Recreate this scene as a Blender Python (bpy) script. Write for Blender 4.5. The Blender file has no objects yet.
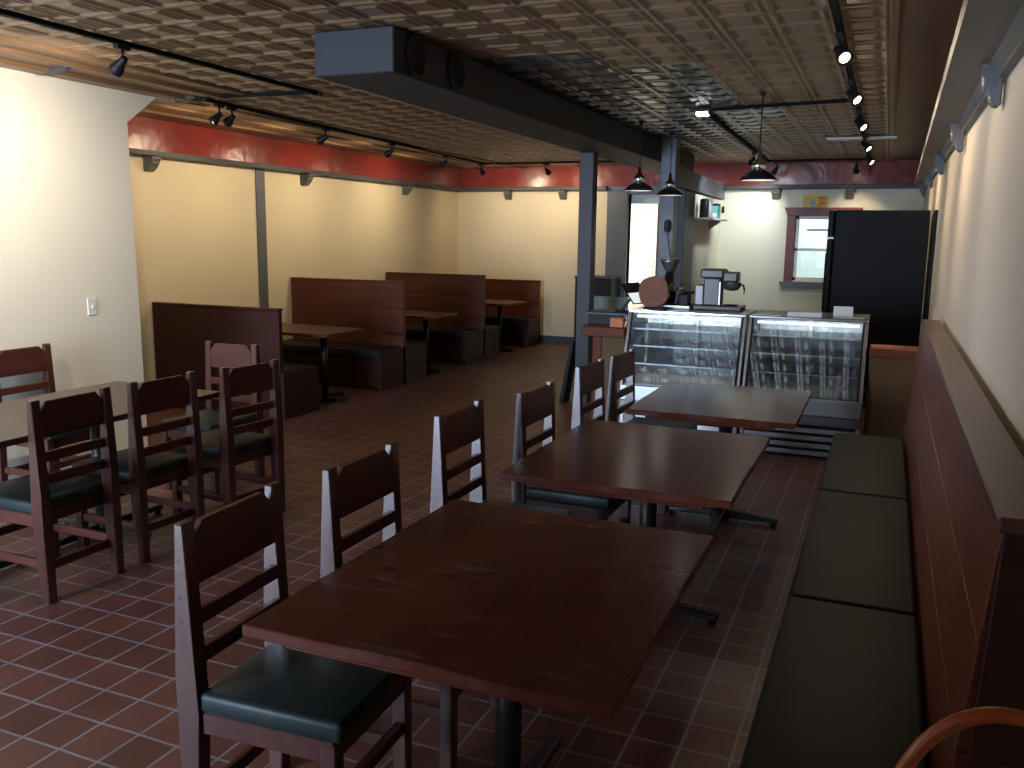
import bpy, bmesh, math, random
from mathutils import Vector, Matrix, Euler, noise
random.seed(7)
C = bpy.context.scene.collection
PI = math.pi
R = math.radians

# ------------------------------------------------------------------ materials
def nt(name):
    m = bpy.data.materials.new(name); m.use_nodes = True
    t = m.node_tree; t.nodes.clear()
    o = t.nodes.new('ShaderNodeOutputMaterial')
    return m, t, o
def N(t, kind, **kw):
    n = t.nodes.new(kind)
    for k, v in kw.items():
        if k in n.inputs: n.inputs[k].default_value = v
        else: setattr(n, k, v)
    return n
def ramp(t, fac, stops):
    r = N(t, 'ShaderNodeValToRGB')
    e = r.color_ramp.elements
    while len(e) < len(stops): e.new(0.5)
    for i, (p, c) in enumerate(stops):
        e[i].position = p; e[i].color = (*c, 1)
    t.links.new(fac, r.inputs['Fac'])
    return r.outputs['Color']
def bsdf(t, o, **kw):
    b = N(t, 'ShaderNodeBsdfPrincipled', **kw)
    t.links.new(b.outputs['BSDF'], o.inputs['Surface'])
    return b
def bump(t, b, height, strength=.2, dist=.01):
    n = N(t, 'ShaderNodeBump', Strength=strength, Distance=dist)
    t.links.new(height, n.inputs['Height']); t.links.new(n.outputs['Normal'], b.inputs['Normal'])
def coords(t, scale=(1, 1, 1), rand=False):
    tc = N(t, 'ShaderNodeTexCoord'); mp = N(t, 'ShaderNodeMapping'); mp.inputs['Scale'].default_value = scale
    src = tc.outputs['Object']
    if rand:
        oi = N(t, 'ShaderNodeObjectInfo'); va = N(t, 'ShaderNodeVectorMath', operation='SCALE'); va.inputs[0].default_value = (7, 5, 3)
        t.links.new(oi.outputs['Random'], va.inputs['Scale'])
        ad = N(t, 'ShaderNodeVectorMath', operation='ADD'); t.links.new(src, ad.inputs[0]); t.links.new(va.outputs[0], ad.inputs[1]); src = ad.outputs[0]
    t.links.new(src, mp.inputs['Vector'])
    return mp.outputs['Vector']

def wood(name, dark, light, axis='Y', rough=.35, grain=10, coat=.0, spec=.5, wear=0.0, bumpy=.08, dist=.6):
    m, t, o = nt(name)
    s = {'X': (1.0, grain, grain), 'Y': (grain, 1.0, grain), 'Z': (grain, grain, 1.0)}[axis]
    v = coords(t, s, True)
    n1 = N(t, 'ShaderNodeTexNoise', Scale=1.6, Detail=6, Roughness=.6, Distortion=dist); t.links.new(v, n1.inputs['Vector'])
    v2 = coords(t, (1.3, 1.3, 1.3), True)
    n2 = N(t, 'ShaderNodeTexNoise', Scale=1.8, Detail=3); t.links.new(v2, n2.inputs['Vector'])
    mx = N(t, 'ShaderNodeMix', data_type='FLOAT'); mx.inputs[0].default_value = .45
    t.links.new(n1.outputs['Fac'], mx.inputs[2]); t.links.new(n2.outputs['Fac'], mx.inputs[3])
    col = ramp(t, mx.outputs[0], [(.3, dark), (.7, light)])
    b = bsdf(t, o, Roughness=rough)
    b.inputs['Specular IOR Level'].default_value = spec
    b.inputs['Coat Weight'].default_value = coat; b.inputs['Coat Roughness'].default_value = .16
    if wear:
        v3 = coords(t, (3.0, 22, 1), True)
        n3 = N(t, 'ShaderNodeTexNoise', Scale=1.6, Detail=4, Roughness=.6, Distortion=.3); t.links.new(v3, n3.inputs['Vector'])
        v4 = coords(t, (1, 1, 1), True)
        n4 = N(t, 'ShaderNodeTexNoise', Scale=2.6, Detail=3); t.links.new(v4, n4.inputs['Vector'])
        pr = N(t, 'ShaderNodeMath', operation='MULTIPLY'); t.links.new(ramp(t, n3.outputs['Fac'], [(.50, (0, 0, 0)), (.68, (1, 1, 1))]), pr.inputs[0])
        t.links.new(ramp(t, n4.outputs['Fac'], [(.50, (0, 0, 0)), (.70, (wear, wear, wear))]), pr.inputs[1])
        mc = N(t, 'ShaderNodeMix', data_type='RGBA'); t.links.new(pr.outputs[0], mc.inputs[0]); t.links.new(col, mc.inputs[6]); mc.inputs[7].default_value = (.33, .27, .25, 1)
        col = mc.outputs[2]
        pass
    t.links.new(col, b.inputs['Base Color'])
    if bumpy: bump(t, b, n1.outputs['Fac'], bumpy, .004)
    return m
def paint(name, col, rough=.6, mott=.06, scale=2.0, bumpy=.05, bscale=60, spec=.5, metal=0.0, coat=0):
    m, t, o = nt(name)
    v = coords(t)
    n = N(t, 'ShaderNodeTexNoise', Scale=scale, Detail=4); t.links.new(v, n.inputs['Vector'])
    lo = tuple(max(0, c * (1 - mott)) for c in col); hi = tuple(min(1, c * (1 + mott)) for c in col)
    b = bsdf(t, o, Roughness=rough, Metallic=metal); b.inputs['Specular IOR Level'].default_value = spec
    b.inputs['Coat Weight'].default_value = coat
    t.links.new(ramp(t, n.outputs['Fac'], [(.3, lo), (.7, hi)]), b.inputs['Base Color'])
    if bumpy:
        n2 = N(t, 'ShaderNodeTexNoise', Scale=bscale, Detail=3); t.links.new(v, n2.inputs['Vector'])
        bump(t, b, n2.outputs['Fac'], bumpy, .004)
    return m
def emit(name, col, strength):
    m, t, o = nt(name)
    e = N(t, 'ShaderNodeEmission', Color=(*col, 1), Strength=strength); t.links.new(e.outputs[0], o.inputs['Surface'])
    return m
def glass(name, tint=(.93, .96, .96), refl=.10, rough=.02, gain=1.6, grime=0.0):
    m, t, o = nt(name)
    tr = N(t, 'ShaderNodeBsdfTransparent', Color=(*tint, 1)); gl = N(t, 'ShaderNodeBsdfGlossy', Roughness=rough)
    fr = N(t, 'ShaderNodeFresnel', IOR=1.5); ma = N(t, 'ShaderNodeMath', operation='MULTIPLY_ADD'); ma.inputs[1].default_value = gain; ma.inputs[2].default_value = refl
    ma.use_clamp = True
    t.links.new(fr.outputs[0], ma.inputs[0])
    mx = N(t, 'ShaderNodeMixShader'); t.links.new(ma.outputs[0], mx.inputs[0]); t.links.new(tr.outputs[0], mx.inputs[1]); t.links.new(gl.outputs[0], mx.inputs[2])
    res = mx.outputs[0]
    if grime:
        v = coords(t, (9, 9, 1.2)); n = N(t, 'ShaderNodeTexNoise', Scale=2.0, Detail=6, Distortion=.8); t.links.new(v, n.inputs['Vector'])
        f = ramp(t, n.outputs['Fac'], [(.5, (0, 0, 0)), (.75, (grime,) * 3)])
        df = N(t, 'ShaderNodeBsdfDiffuse', Color=(.75, .8, .85, 1)); m2 = N(t, 'ShaderNodeMixShader')
        t.links.new(f, m2.inputs[0]); t.links.new(res, m2.inputs[1]); t.links.new(df.outputs[0], m2.inputs[2]); res = m2.outputs[0]
    t.links.new(res, o.inputs['Surface'])
    return m

def floor_mat():
    m, t, o = nt('quarry tile')
    v = coords(t)
    br = N(t, 'ShaderNodeTexBrick', offset=0.0, squash=1.0)
    br.inputs['Scale'].default_value = 1.0; br.inputs['Brick Width'].default_value = .166; br.inputs['Row Height'].default_value = .166
    br.inputs['Mortar Size'].default_value = .0055; br.inputs['Mortar Smooth'].default_value = .25; br.inputs['Bias'].default_value = 0
    br.inputs['Color1'].default_value = (.125, .040, .028, 1); br.inputs['Color2'].default_value = (.19, .064, .044, 1); br.inputs['Mortar'].default_value = (.27, .25, .26, 1)
    nz = N(t, 'ShaderNodeTexNoise', Scale=2.5, Detail=2); t.links.new(v, nz.inputs['Vector'])
    mxv = N(t, 'ShaderNodeVectorMath', operation='MULTIPLY_ADD'); mxv.inputs[1].default_value = (.012, .012, 0)
    t.links.new(nz.outputs['Color'], mxv.inputs[0]); t.links.new(v, mxv.inputs[2]); t.links.new(mxv.outputs[0], br.inputs['Vector'])
    n = N(t, 'ShaderNodeTexNoise', Scale=5, Detail=6, Roughness=.65); t.links.new(v, n.inputs['Vector'])
    mc = N(t, 'ShaderNodeMix', data_type='RGBA', blend_type='MULTIPLY'); mc.inputs[0].default_value = .75
    t.links.new(br.outputs['Color'], mc.inputs[6]); t.links.new(ramp(t, n.outputs['Fac'], [(.3, (.55, .55, .55)), (.7, (1.1, 1.05, 1.0))]), mc.inputs[7])
    b = bsdf(t, o); b.inputs['Specular IOR Level'].default_value = .6; t.links.new(mc.outputs[2], b.inputs['Base Color'])
    t.links.new(ramp(t, n.outputs['Fac'], [(.3, (.42,) * 3), (.75, (.50,) * 3)]), b.inputs['Roughness'])
    inv = N(t, 'ShaderNodeMath', operation='SUBTRACT'); inv.inputs[0].default_value = 1; t.links.new(br.outputs['Fac'], inv.inputs[1])
    ad = N(t, 'ShaderNodeMath', operation='MULTIPLY_ADD'); ad.inputs[1].default_value = .25; t.links.new(n.outputs['Fac'], ad.inputs[0]); t.links.new(inv.outputs[0], ad.inputs[2])
    bump(t, b, ad.outputs[0], .35, .003)
    return m
def brick_mat():
    m, t, o = nt('old brick')
    tc = N(t, 'ShaderNodeTexCoord'); mp = N(t, 'ShaderNodeMapping'); mp.inputs['Rotation'].default_value = (R(90), 0, 0)
    t.links.new(tc.outputs['Object'], mp.inputs['Vector'])
    br = N(t, 'ShaderNodeTexBrick'); br.inputs['Scale'].default_value = 1; br.inputs['Brick Width'].default_value = .21; br.inputs['Row Height'].default_value = .075
    br.inputs['Mortar Size'].default_value = .008
    br.inputs['Color1'].default_value = (.42, .34, .24, 1); br.inputs['Color2'].default_value = (.62, .52, .38, 1); br.inputs['Mortar'].default_value = (.62, .58, .5, 1)
    t.links.new(mp.outputs[0], br.inputs['Vector'])
    b = bsdf(t, o, Roughness=.9); t.links.new(br.outputs['Color'], b.inputs['Base Color'])
    bump(t, b, br.outputs['Fac'], -.6, .01)
    return m
def tin_mat(name, a, b_, rough, metal):
    m, t, o = nt(name)
    v = coords(t)
    n = N(t, 'ShaderNodeTexNoise', Scale=1.3, Detail=5, Roughness=.6); t.links.new(v, n.inputs['Vector'])
    b = bsdf(t, o, Roughness=rough, Metallic=metal)
    t.links.new(ramp(t, n.outputs['Fac'], [(.35, a), (.65, b_)]), b.inputs['Base Color'])
    n2 = N(t, 'ShaderNodeTexNoise', Scale=40, Detail=3); t.links.new(v, n2.inputs['Vector'])
    bump(t, b, n2.outputs['Fac'], .15, .003)
    return m
def red_mat():
    m, t, o = nt('glossy red paint')
    v = coords(t)
    n = N(t, 'ShaderNodeTexNoise', Scale=3.5, Detail=2, Distortion=.3); t.links.new(v, n.inputs['Vector'])
    b = bsdf(t, o, Roughness=.24); t.links.new(ramp(t, n.outputs['Fac'], [(.3, (.19, .026, .020)), (.7, (.255, .038, .027))]), b.inputs['Base Color'])
    bump(t, b, n.outputs['Fac'], .35, .03)
    return m

MF = floor_mat(); MBRICK = brick_mat(); MRED = red_mat()
MCREAM = paint('cream wall paint', (.72, .62, .43), .75, .03, 1.2, .08, 25)
MCREAM2 = paint('pale kitchen wall paint', (.74, .70, .56), .7, .03, 1.2, .06, 25)
MRIGHT = paint('pinkish cream wall paint', (.76, .65, .53), .7, .02, 1.0, .05, 25)
MNEAR = paint('warm white wall paint', (.78, .73, .62), .7, .02, 1.0, .05, 25)
MTIN = tin_mat('brown pressed tin', (.175, .108, .058), (.265, .17, .096), .45, .1)
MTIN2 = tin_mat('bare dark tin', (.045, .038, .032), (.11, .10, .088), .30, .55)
MPLANK = wood('ceiling border board', (.13, .07, .033), (.22, .125, .065), 'Y', .45, 14)
MPLANKX = wood('ceiling end board', (.13, .07, .033), (.22, .125, .065), 'X', .45, 14)
MGREY = paint('blue grey trim paint', (.105, .115, .125), .5, .08, 3, .05, 40)
MGREYD = paint('dark slate paint', (.045, .050, .058), .5, .08, 3, .05, 40)
MBRACK = paint('dull grey bracket paint', (.12, .115, .105), .5, .12, 6, .2, 60)
MBRACK2 = paint('cool grey bracket paint', (.15, .155, .17), .5, .12, 6, .2, 60)
MLEDGE = paint('warm grey ledge paint', (.17, .165, .155), .5, .08, 3, .05, 40)
MDUCT = paint('navy black duct paint', (.015, .017, .022), .65, .06, 2, .04, 50)
MBLUEPOST = paint('slate blue post paint', (.115, .13, .165), .45, .05, 3, .04, 40)
MSAGE = paint('sage grey paint', (.16, .19, .18), .5, .05, 3, .04, 40)
MTABLE = wood('mahogany table top', (.075, .016, .009), (.150, .038, .020), 'Y', .20, 7, .0, .36, .30, 0, .1)
MTABLE2 = wood('worn brown table top', (.065, .036, .026), (.105, .064, .048), 'Y', .36, 7, .0, .4, .08, 0, .1)
MCHAIR = wood('dark red chair wood', (.032, .009, .006), (.085, .024, .015), 'Z', .30, 12, .35, .8)
MCHAIRX = wood('dark red rail wood', (.040, .010, .007), (.105, .028, .018), 'Y', .38, 12)
MBOOTH = wood('booth board wood', (.070, .017, .009), (.15, .044, .021), 'X', .4, 9, 0, .35)
MBOOTHD = wood('dark booth wood', (.028, .008, .005), (.056, .015, .009), 'X', .45, 9, 0, .3)
MBENCH = wood('bench back wood', (.095, .022, .011), (.19, .055, .026), 'Y', .42, 9, 0, .3)
MCAP = wood('bench cap wood', (.085, .030, .024), (.135, .052, .042), 'Y', .34, 9)
MREDWOOD = wood('red counter wood', (.115, .027, .011), (.19, .050, .020), 'X', .55, 10, 0, .25)
MPANEL = wood('olive brown panel wood', (.10, .052, .020), (.18, .10, .042), 'Z', .6, 12, 0, .25)
MGREEN = paint('dark green vinyl', (.013, .024, .024), .46, .1, 4, .10, 90, .35)
MOLIVE = paint('dark olive bench vinyl', (.015, .0145, .011), .62, .08, 4, .10, 90, .3)
MBLACK = paint('black cast iron', (.010, .010, .010), .38, .1, 5, .05, 80)
MBLKP = paint('black plastic', (.010, .010, .011), .5, .05, 5, .02, 80, .25)
MFRIDGE = paint('black fridge enamel', (.004, .004, .005), .55, .05, 2, .02, 80, .22)
MSTEEL = paint('brushed steel', (.42, .42, .41), .36, .05, 8, .05, 90, metal=1)
MCHROME = paint('polished steel trim', (.88, .88, .87), .18, .03, 8, .0, metal=1)
MDSTEEL = paint('dull dark steel', (.20, .19, .18), .35, .08, 6, .05, 60, metal=.8)
MBREW = paint('dull stainless', (.085, .082, .072), .38, .1, 8, .05, 90, metal=.25)
MTANK = paint('smoky grey tank', (.16, .155, .145), .25, .1, 6, .0)
MRAIL = paint('matt black track', (.008, .008, .008), .8, .05, 5, .0, 80, .08)
MWHITE = paint('white plastic', (.75, .75, .72), .45, .02)
MCASEIN = paint('pale case liner', (.55, .58, .60), .4, .03)
MCASEDK = paint('dark case liner', (.16, .18, .20), .35, .03)
MTEAL = paint('teal carton', (.12, .42, .40), .5, .05)
MYEL = paint('yellow poster paper', (.75, .52, .10), .6, .04)
MBLUEP = paint('blue print', (.25, .38, .6), .6, .04)
MREDP = paint('red print', (.55, .14, .06), .6, .04)
MORANGE = paint('orange box card', (.62, .20, .05), .55, .05)
MHOOP = paint('orange brown lacquer', (.36, .075, .014), .33, .15, 6, .05, 40)
MLEATH = wood('rust brown board', (.17, .05, .022), (.26, .085, .038), 'X', .45, 6)
MCREAMCARD = paint('white card', (.78, .78, .76), .6, .02)
MGLASS = glass('case glass', (.90, .94, .95), .12, .03, 1.8, .22)
MPANE = glass('window pane', (.95, .97, .98), .03, .0, 1.0)
MCLEAR = glass('clear plastic', (.66, .64, .60), .02, .08, .9)
MLENSW = emit('warm lamp lens', (1, .80, .52), 28)
MLENSC = emit('cool lamp lens', (.95, .97, 1), 40)
MBULB = emit('pendant bulb', (1, .93, .80), 22)
MTUBE = emit('case light tube', (.85, .93, 1), 2.2)
MSCREEN = emit('tablet screen glow', (.80, .92, .92), .75)
MPALEB = paint('pale blue hall paint', (.62, .72, .76), .7, .03)
MEXT = paint('pale outside wall', (.70, .82, .82), .8, .03)
MDKBRICK = paint('shade dark brick', (.16, .13, .10), .9, .3, 18, .5, 25)  # brick colour darkened to paint in the shade on the hall pier's unlit face

# ------------------------------------------------------------------ mesh builder
class MB:
    def __init__(s): s.bm = bmesh.new()
    def box(s, x0, x1, y0, y1, z0, z1, bev=0.0, mat=None, seg=1):
        bm = s.bm
        vs = [bm.verts.new((x, y, z)) for x in (x0, x1) for y in (y0, y1) for z in (z0, z1)]
        q = [(0, 1, 3, 2), (4, 6, 7, 5), (0, 4, 5, 1), (2, 3, 7, 6), (0, 2, 6, 4), (1, 5, 7, 3)]
        fs = [bm.faces.new([vs[i] for i in f]) for f in q]
        if mat is not None:
            for v in vs: v.co = mat @ v.co
        if bev > 0:
            es = list({e for f in fs for e in f.edges})
            bmesh.ops.bevel(bm, geom=es, offset=bev, segments=seg, affect='EDGES', profile=.5)
        return s
    def hexa(s, bot, top, bev=0.0):
        bm = s.bm
        b = [bm.verts.new(p) for p in bot]; t = [bm.verts.new(p) for p in top]; n = len(b)
        fs = [bm.faces.new(b[::-1]), bm.faces.new(t)] + [bm.faces.new((b[i], b[(i + 1) % n], t[(i + 1) % n], t[i])) for i in range(n)]
        if bev > 0:
            bmesh.ops.bevel(bm, geom=list({e for f in fs for e in f.edges}), offset=bev, segments=1, affect='EDGES')
        return s
    def prism(s, pts, a, b, axis='Y', bev=0.0):
        """outline pts extruded from a to b along axis; pts are the other two coordinates in order (X,Z) for Y, (Y,Z) for X, (X,Y) for Z"""
        f = {'Y': lambda p, w: (p[0], w, p[1]), 'X': lambda p, w: (w, p[0], p[1]), 'Z': lambda p, w: (p[0], p[1], w)}[axis]
        return s.hexa([f(p, a) for p in pts], [f(p, b) for p in pts], bev)
    def cyl(s, p0, p1, r0, r1=None, n=16, cap=True):
        r1 = r0 if r1 is None else r1
        p0, p1 = Vector(p0), Vector(p1); d = (p1 - p0).normalized()
        u = d.orthogonal().normalized(); w = d.cross(u)
        a = [s.bm.verts.new(p0 + r0 * (u * math.cos(2 * PI * i / n) + w * math.sin(2 * PI * i / n))) for i in range(n)]
        b = [s.bm.verts.new(p1 + r1 * (u * math.cos(2 * PI * i / n) + w * math.sin(2 * PI * i / n))) for i in range(n)]
        for i in range(n):
            f = s.bm.faces.new((a[i], a[(i + 1) % n], b[(i + 1) % n], b[i])); f.smooth = True
        if cap: s.bm.faces.new(a[::-1]); s.bm.faces.new(b)
        return s
    def lathe(s, prof, n=24, c=(0, 0, 0), close=False):
        rings = []
        for r, z in prof:
            rings.append([s.bm.verts.new((c[0] + max(r, 1e-4) * math.cos(2 * PI * i / n), c[1] + max(r, 1e-4) * math.sin(2 * PI * i / n), c[2] + z)) for i in range(n)])
        for A, B in zip(rings, rings[1:]):
            for i in range(n):
                f = s.bm.faces.new((A[i], A[(i + 1) % n], B[(i + 1) % n], B[i])); f.smooth = True
        return s
    def tube(s, pts, r, n=12, closed=False):
        pts = [Vector(p) for p in pts]; rings = []
        ref = Vector((0, 0, 1))
        for i, p in enumerate(pts):
            d = (pts[min(i + 1, len(pts) - 1)] - pts[max(i - 1, 0)]).normalized()
            u = d.cross(ref)
            if u.length < .05: u = d.cross(Vector((1, 0, 0)))
            u.normalize(); w = u.cross(d)
            rings.append([s.bm.verts.new(p + r * (u * math.cos(2 * PI * k / n) + w * math.sin(2 * PI * k / n))) for k in range(n)])
        for A, B in zip(rings, rings[1:]):
            for k in range(n):
                f = s.bm.faces.new((A[k], A[(k + 1) % n], B[(k + 1) % n], B[k])); f.smooth = True
        s.bm.faces.new(rings[0]); s.bm.faces.new(rings[-1][::-1])
        return s
    def build(s, name, mat, parent=None, loc=(0, 0, 0), rot=(0, 0, 0)):
        bmesh.ops.recalc_face_normals(s.bm, faces=s.bm.faces[:])
        me = bpy.data.meshes.new(name); s.bm.to_mesh(me); s.bm.free()
        for m in (mat if isinstance(mat, (list, tuple)) else [mat]): me.materials.append(m)
        o = bpy.data.objects.new(name, me); C.objects.link(o)
        o.location = loc; o.rotation_euler = rot
        if parent: o.parent = parent
        return o
def thing(name, label, cat, loc=(0, 0, 0), rz=0, group=None):
    o = bpy.data.objects.new(name, None); C.objects.link(o); o.empty_display_size = .1
    o.location = loc; o.rotation_euler = (0, 0, rz); o['label'] = label; o['category'] = cat
    if group: o['group'] = group
    return o
def tag(o, label, cat, group=None):
    o['label'] = label; o['category'] = cat
    if group: o['group'] = group
    return o
def struct(o): o['kind'] = 'structure'; return o
def copy_tree(o, parent=None):
    c = o.copy(); C.objects.link(c)
    if parent: c.parent = parent
    for ch in list(o.children): copy_tree(ch, c)
    return c
def smooth_mod(o, lv=1):
    m = o.modifiers.new('sub', 'SUBSURF'); m.levels = lv; m.render_levels = lv
    for p in o.data.polygons: p.use_smooth = True
    return o

H = 2.66            # ceiling height
XR, XL, XN = .37, -6.3, -5.05   # right wall, far left wall, near left wall
YB, YF = 12.65, -1.6

# ------------------------------------------------------------------ camera
F, YAW, PIT, ROL = 878.4, R(22.857), R(9.6575), R(.77)
f = Vector((-math.sin(YAW) * math.cos(PIT), math.cos(YAW) * math.cos(PIT), -math.sin(PIT)))
r = f.cross(Vector((0, 0, 1))).normalized(); u = r.cross(f)
r2 = math.cos(ROL) * r + math.sin(ROL) * u; u2 = -math.sin(ROL) * r + math.cos(ROL) * u
cam = bpy.data.cameras.new('camera'); co = bpy.data.objects.new('camera', cam); C.objects.link(co)
cam.sensor_fit = 'HORIZONTAL'; cam.sensor_width = 36; cam.lens = F / 1024 * 36; cam.clip_start = .05; cam.clip_end = 100
M3 = Matrix((r2, u2, -f)).transposed()
co.matrix_world = Matrix.Translation((0, 0, 1.65)) @ M3.to_4x4()
bpy.context.scene.camera = co

# ------------------------------------------------------------------ room shell
struct(MB().box(XL - .3, XR + .25, YF - .2, 15.2, -.1, 0).build('floor', MF))
struct(MB().box(XR, XR + .2, YF, YB + .2, 0, H + .1).build('wall_right', MRIGHT))
struct(MB().box(XL - .2, XL, 4.3, YB + .2, 0, H + .1).build('wall_left', MCREAM))
# nearer left wall with its stepped top corner
struct(MB().prism([(YF, 0), (4.90, 0), (4.88, 2.40), (5.16, 2.605), (5.42, 2.615), (5.42, H), (YF, H)], XN - .22, XN, 'X').build('wall_near_left', MNEAR))
# rear wall, left part, header and kitchen part (window hole)
rw = MB(); rw.box(XL, -3.53, YB, YB + .15, 0, H)
struct(rw.build('wall_rear_left', MCREAM))
kw = MB(); W0, W1, Z0, Z1 = -1.19, -.50, 1.08, 1.95
kw.box(-2.25, W0, YB, YB + .15, 0, H); kw.box(W1, XR, YB, YB + .15, 0, H); kw.box(W0, W1, YB, YB + .15, 0, Z0); kw.box(W0, W1, YB, YB + .15, Z1, H)
struct(kw.build('wall_rear_kitchen', MCREAM2))
struct(MB().box(-3.84, -2.25, YB - .04, YB + .15, 2.25, H).build('trim_1', MGREY))
struct(MB().box(-3.84, -3.53, YB - .06, YB + .15, 0, 2.30, .008).build('trim_2', MGREY))
struct(MB().box(-3.95, -2.33, YB + .16, YB + .24, 2.12, H).build('trim_18', MPALEB))
# kitchen side wall, its dark front jamb and the beam over them
struct(MB().box(-2.32, -2.2, 10.80, YB, 0, 2.165).build('wall_kitchen_side', MCREAM2))
struct(MB().box(-2.33, -2.19, 10.22, 10.80, 0, 2.17, .006).build('trim_3', MGREYD))
struct(MB().hexa([(-2.28, 9.40, 2.20), (-2.16, 9.40, 2.20), (-2.16, YB, 2.17), (-2.28, YB, 2.17)], [(-2.28, 9.40, 2.43), (-2.16, 9.40, 2.43), (-2.16, YB, 2.35), (-2.28, YB, 2.35)], .005).build('trim_4', MGREY))
# back hall seen through the opening
struct(MB().box(-5.2, -2.4, 14.3, 14.45, 0, H + .1).build('wall_hall_brick', MBRICK))
struct(MB().box(-3.22, -2.98, 13.15, 13.35, 0, H).build('trim_5', MDKBRICK))
struct(MB().box(-2.98, -2.3, 13.5, 13.6, 0, H).build('wall_hall_blue', MPALEB))
struct(MB().box(-5.2, -2.2, YB + .16, 14.5, H + .02, H + .1).build('ceiling_hall', MPLANK))
# outside behind the kitchen window
struct(MB().box(-2.2, 1.2, 14.9, 15.1, 0, 3.2).build('wall_outside', MEXT))
# shop front behind the viewpoint, with the entrance opening
DX0, DX1, DZ = -2.40, -1.30, 2.25
fw = MB(); fw.box(XN, -4.95, YF - .15, YF, 0, H); fw.box(-3.05, DX0, YF - .15, YF, 0, H); fw.box(-4.95, -3.05, YF - .15, YF, 0, .08); fw.box(-4.95, -3.05, YF - .15, YF, 2.4, H); fw.box(DX1, XR, YF - .15, YF, 0, H); fw.box(DX0, DX1, YF - .15, YF, DZ, H)
struct(fw.build('wall_front', MCREAM))
wf = MB(); wf.box(DX0, DX0 + .06, YF - .1, YF - .04, 0, DZ); wf.box(DX1 - .06, DX1, YF - .1, YF - .04, 0, DZ); wf.box(DX0, DX1, YF - .1, YF - .04, DZ - .06, DZ)
d = struct(wf.build('door_1', MGREYD))
struct(MB().box(DX0 + .06, DX1 - .06, YF - .08, YF - .07, 0, DZ - .06).build('glass_pane', MPANE, d))

w = struct(bpy.data.objects.new('window_2', None)); C.objects.link(w)
wf = MB()
for a in ((-4.95, -4.90, .08, 2.4), (-3.10, -3.05, .08, 2.4), (-4.95, -3.05, .08, .13), (-4.95, -3.05, 2.35, 2.4)): wf.box(a[0], a[1], YF - .1, YF - .04, a[2], a[3], .003)
wf.build('frame', MGREYD, w)
MB().box(-4.9, -3.1, YF - .08, YF - .07, .13, 2.35).build('pane', MPANE, w)

# ------------------------------------------------------------------ pressed tin ceiling
def tin_ceiling():
    P = .257
    x0, x1, y0, y1 = -5.15, -.075, YF, YB
    offs = [0, .014, .026, .038, .052, .072, .086, .178, .192, .212, .226, .238]
    xs, ys = [], []
    a = x1 - P * math.ceil((x1 - x0) / P)
    i = 0
    while True:
        b = a + (i // len(offs)) * P + offs[i % len(offs)]
        if b > x1 + 1e-6: break
        xs.append(b); i += 1
    offy = [0, .012, .026, .046, .062, .196, .212, .232, .246]
    i = 0
    while True:
        b = y0 + (i // len(offy)) * P + offy[i % len(offy)]
        if b > y1: break
        ys.append(b); i += 1
    ys.append(y1)
    def ht(x, y):
        fx = (x - a) % P; fy = (y - y0) % P
        if fx > P - 1e-5: fx = 0
        if fy > P - 1e-5: fy = 0
        rx = 1.0 if (abs(fx - .014) < 1e-4 or abs(fx - .238) < 1e-4 or abs(fx - .026) < 1e-4) else (.35 if fx < .05 or fx > .22 else 0)
        ry = .9 if (fy < .013 or fy > .245) else 0
        px = 0 if fx < .06 or fx > .205 else (1 if .08 < fx < .185 else .35)
        py = 0 if fy < .05 or fy > .22 else (1 if .06 < fy < .2 else .35)
        return max(rx, ry, min(px, py) * .85)
    m = MB(); bm = m.bm
    g = [[bm.verts.new((x, y, H - .013 * ht(x, y))) for y in ys] for x in xs]
    for i in range(len(xs) - 1):
        for j in range(len(ys) - 1):
            f_ = bm.faces.new((g[i][j], g[i][j + 1], g[i + 1][j + 1], g[i + 1][j]))
            cx, cy = (xs[i] + xs[i + 1]) / 2, (ys[j] + ys[j + 1]) / 2
            k = (cx - a) // P; q = (cy - y0) // P; X = a + k * P + P / 2; Y = y0 + q * P + P / 2
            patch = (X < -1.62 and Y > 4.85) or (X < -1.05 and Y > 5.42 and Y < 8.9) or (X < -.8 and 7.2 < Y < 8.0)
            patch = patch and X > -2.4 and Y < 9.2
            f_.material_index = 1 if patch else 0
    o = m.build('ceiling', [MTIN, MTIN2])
    return struct(o)
tin_ceiling()
struct(MB().box(XL - .2, XR + .2, YF - .2, YB + .2, H + .02, H + .12).build('ceiling_slab', MPLANK))
# flat board borders at the edges of the tin
b_ = MB(); b_.box(-.075, -.035, YF, YB, H - .022, H + .02, .004); b_.box(-.035, XR, YF, YB, H - .008, H + .02)
struct(b_.build('trim_6', MPLANK))
b_ = MB()
for x, w, dz in ((-5.15, .05, .03), (-5.2, .30, .012), (-5.5, .04, .030), (-5.54, .30, .012), (-5.84, .05, .036), (-5.89, .41, .018)):
    b_.box(x - w, x, 4.9, YB, H - dz, H + .02, .003)
struct(b_.build('trim_7', MPLANK))
b_ = MB()   # stepped cornice over the nearer left wall
for x0, x1, dz in ((-4.45, -4.40, .032), (-4.62, -4.45, .018), (-4.67, -4.62, .045), (-4.86, -4.67, .034), (-4.91, -4.86, .062), (-5.06, -4.91, .050)):
    b_.box(x0, x1, YF, 5.44, H - dz, H + .02, .004)
tr8 = struct(b_.build('trim_8', MPLANK))
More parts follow.
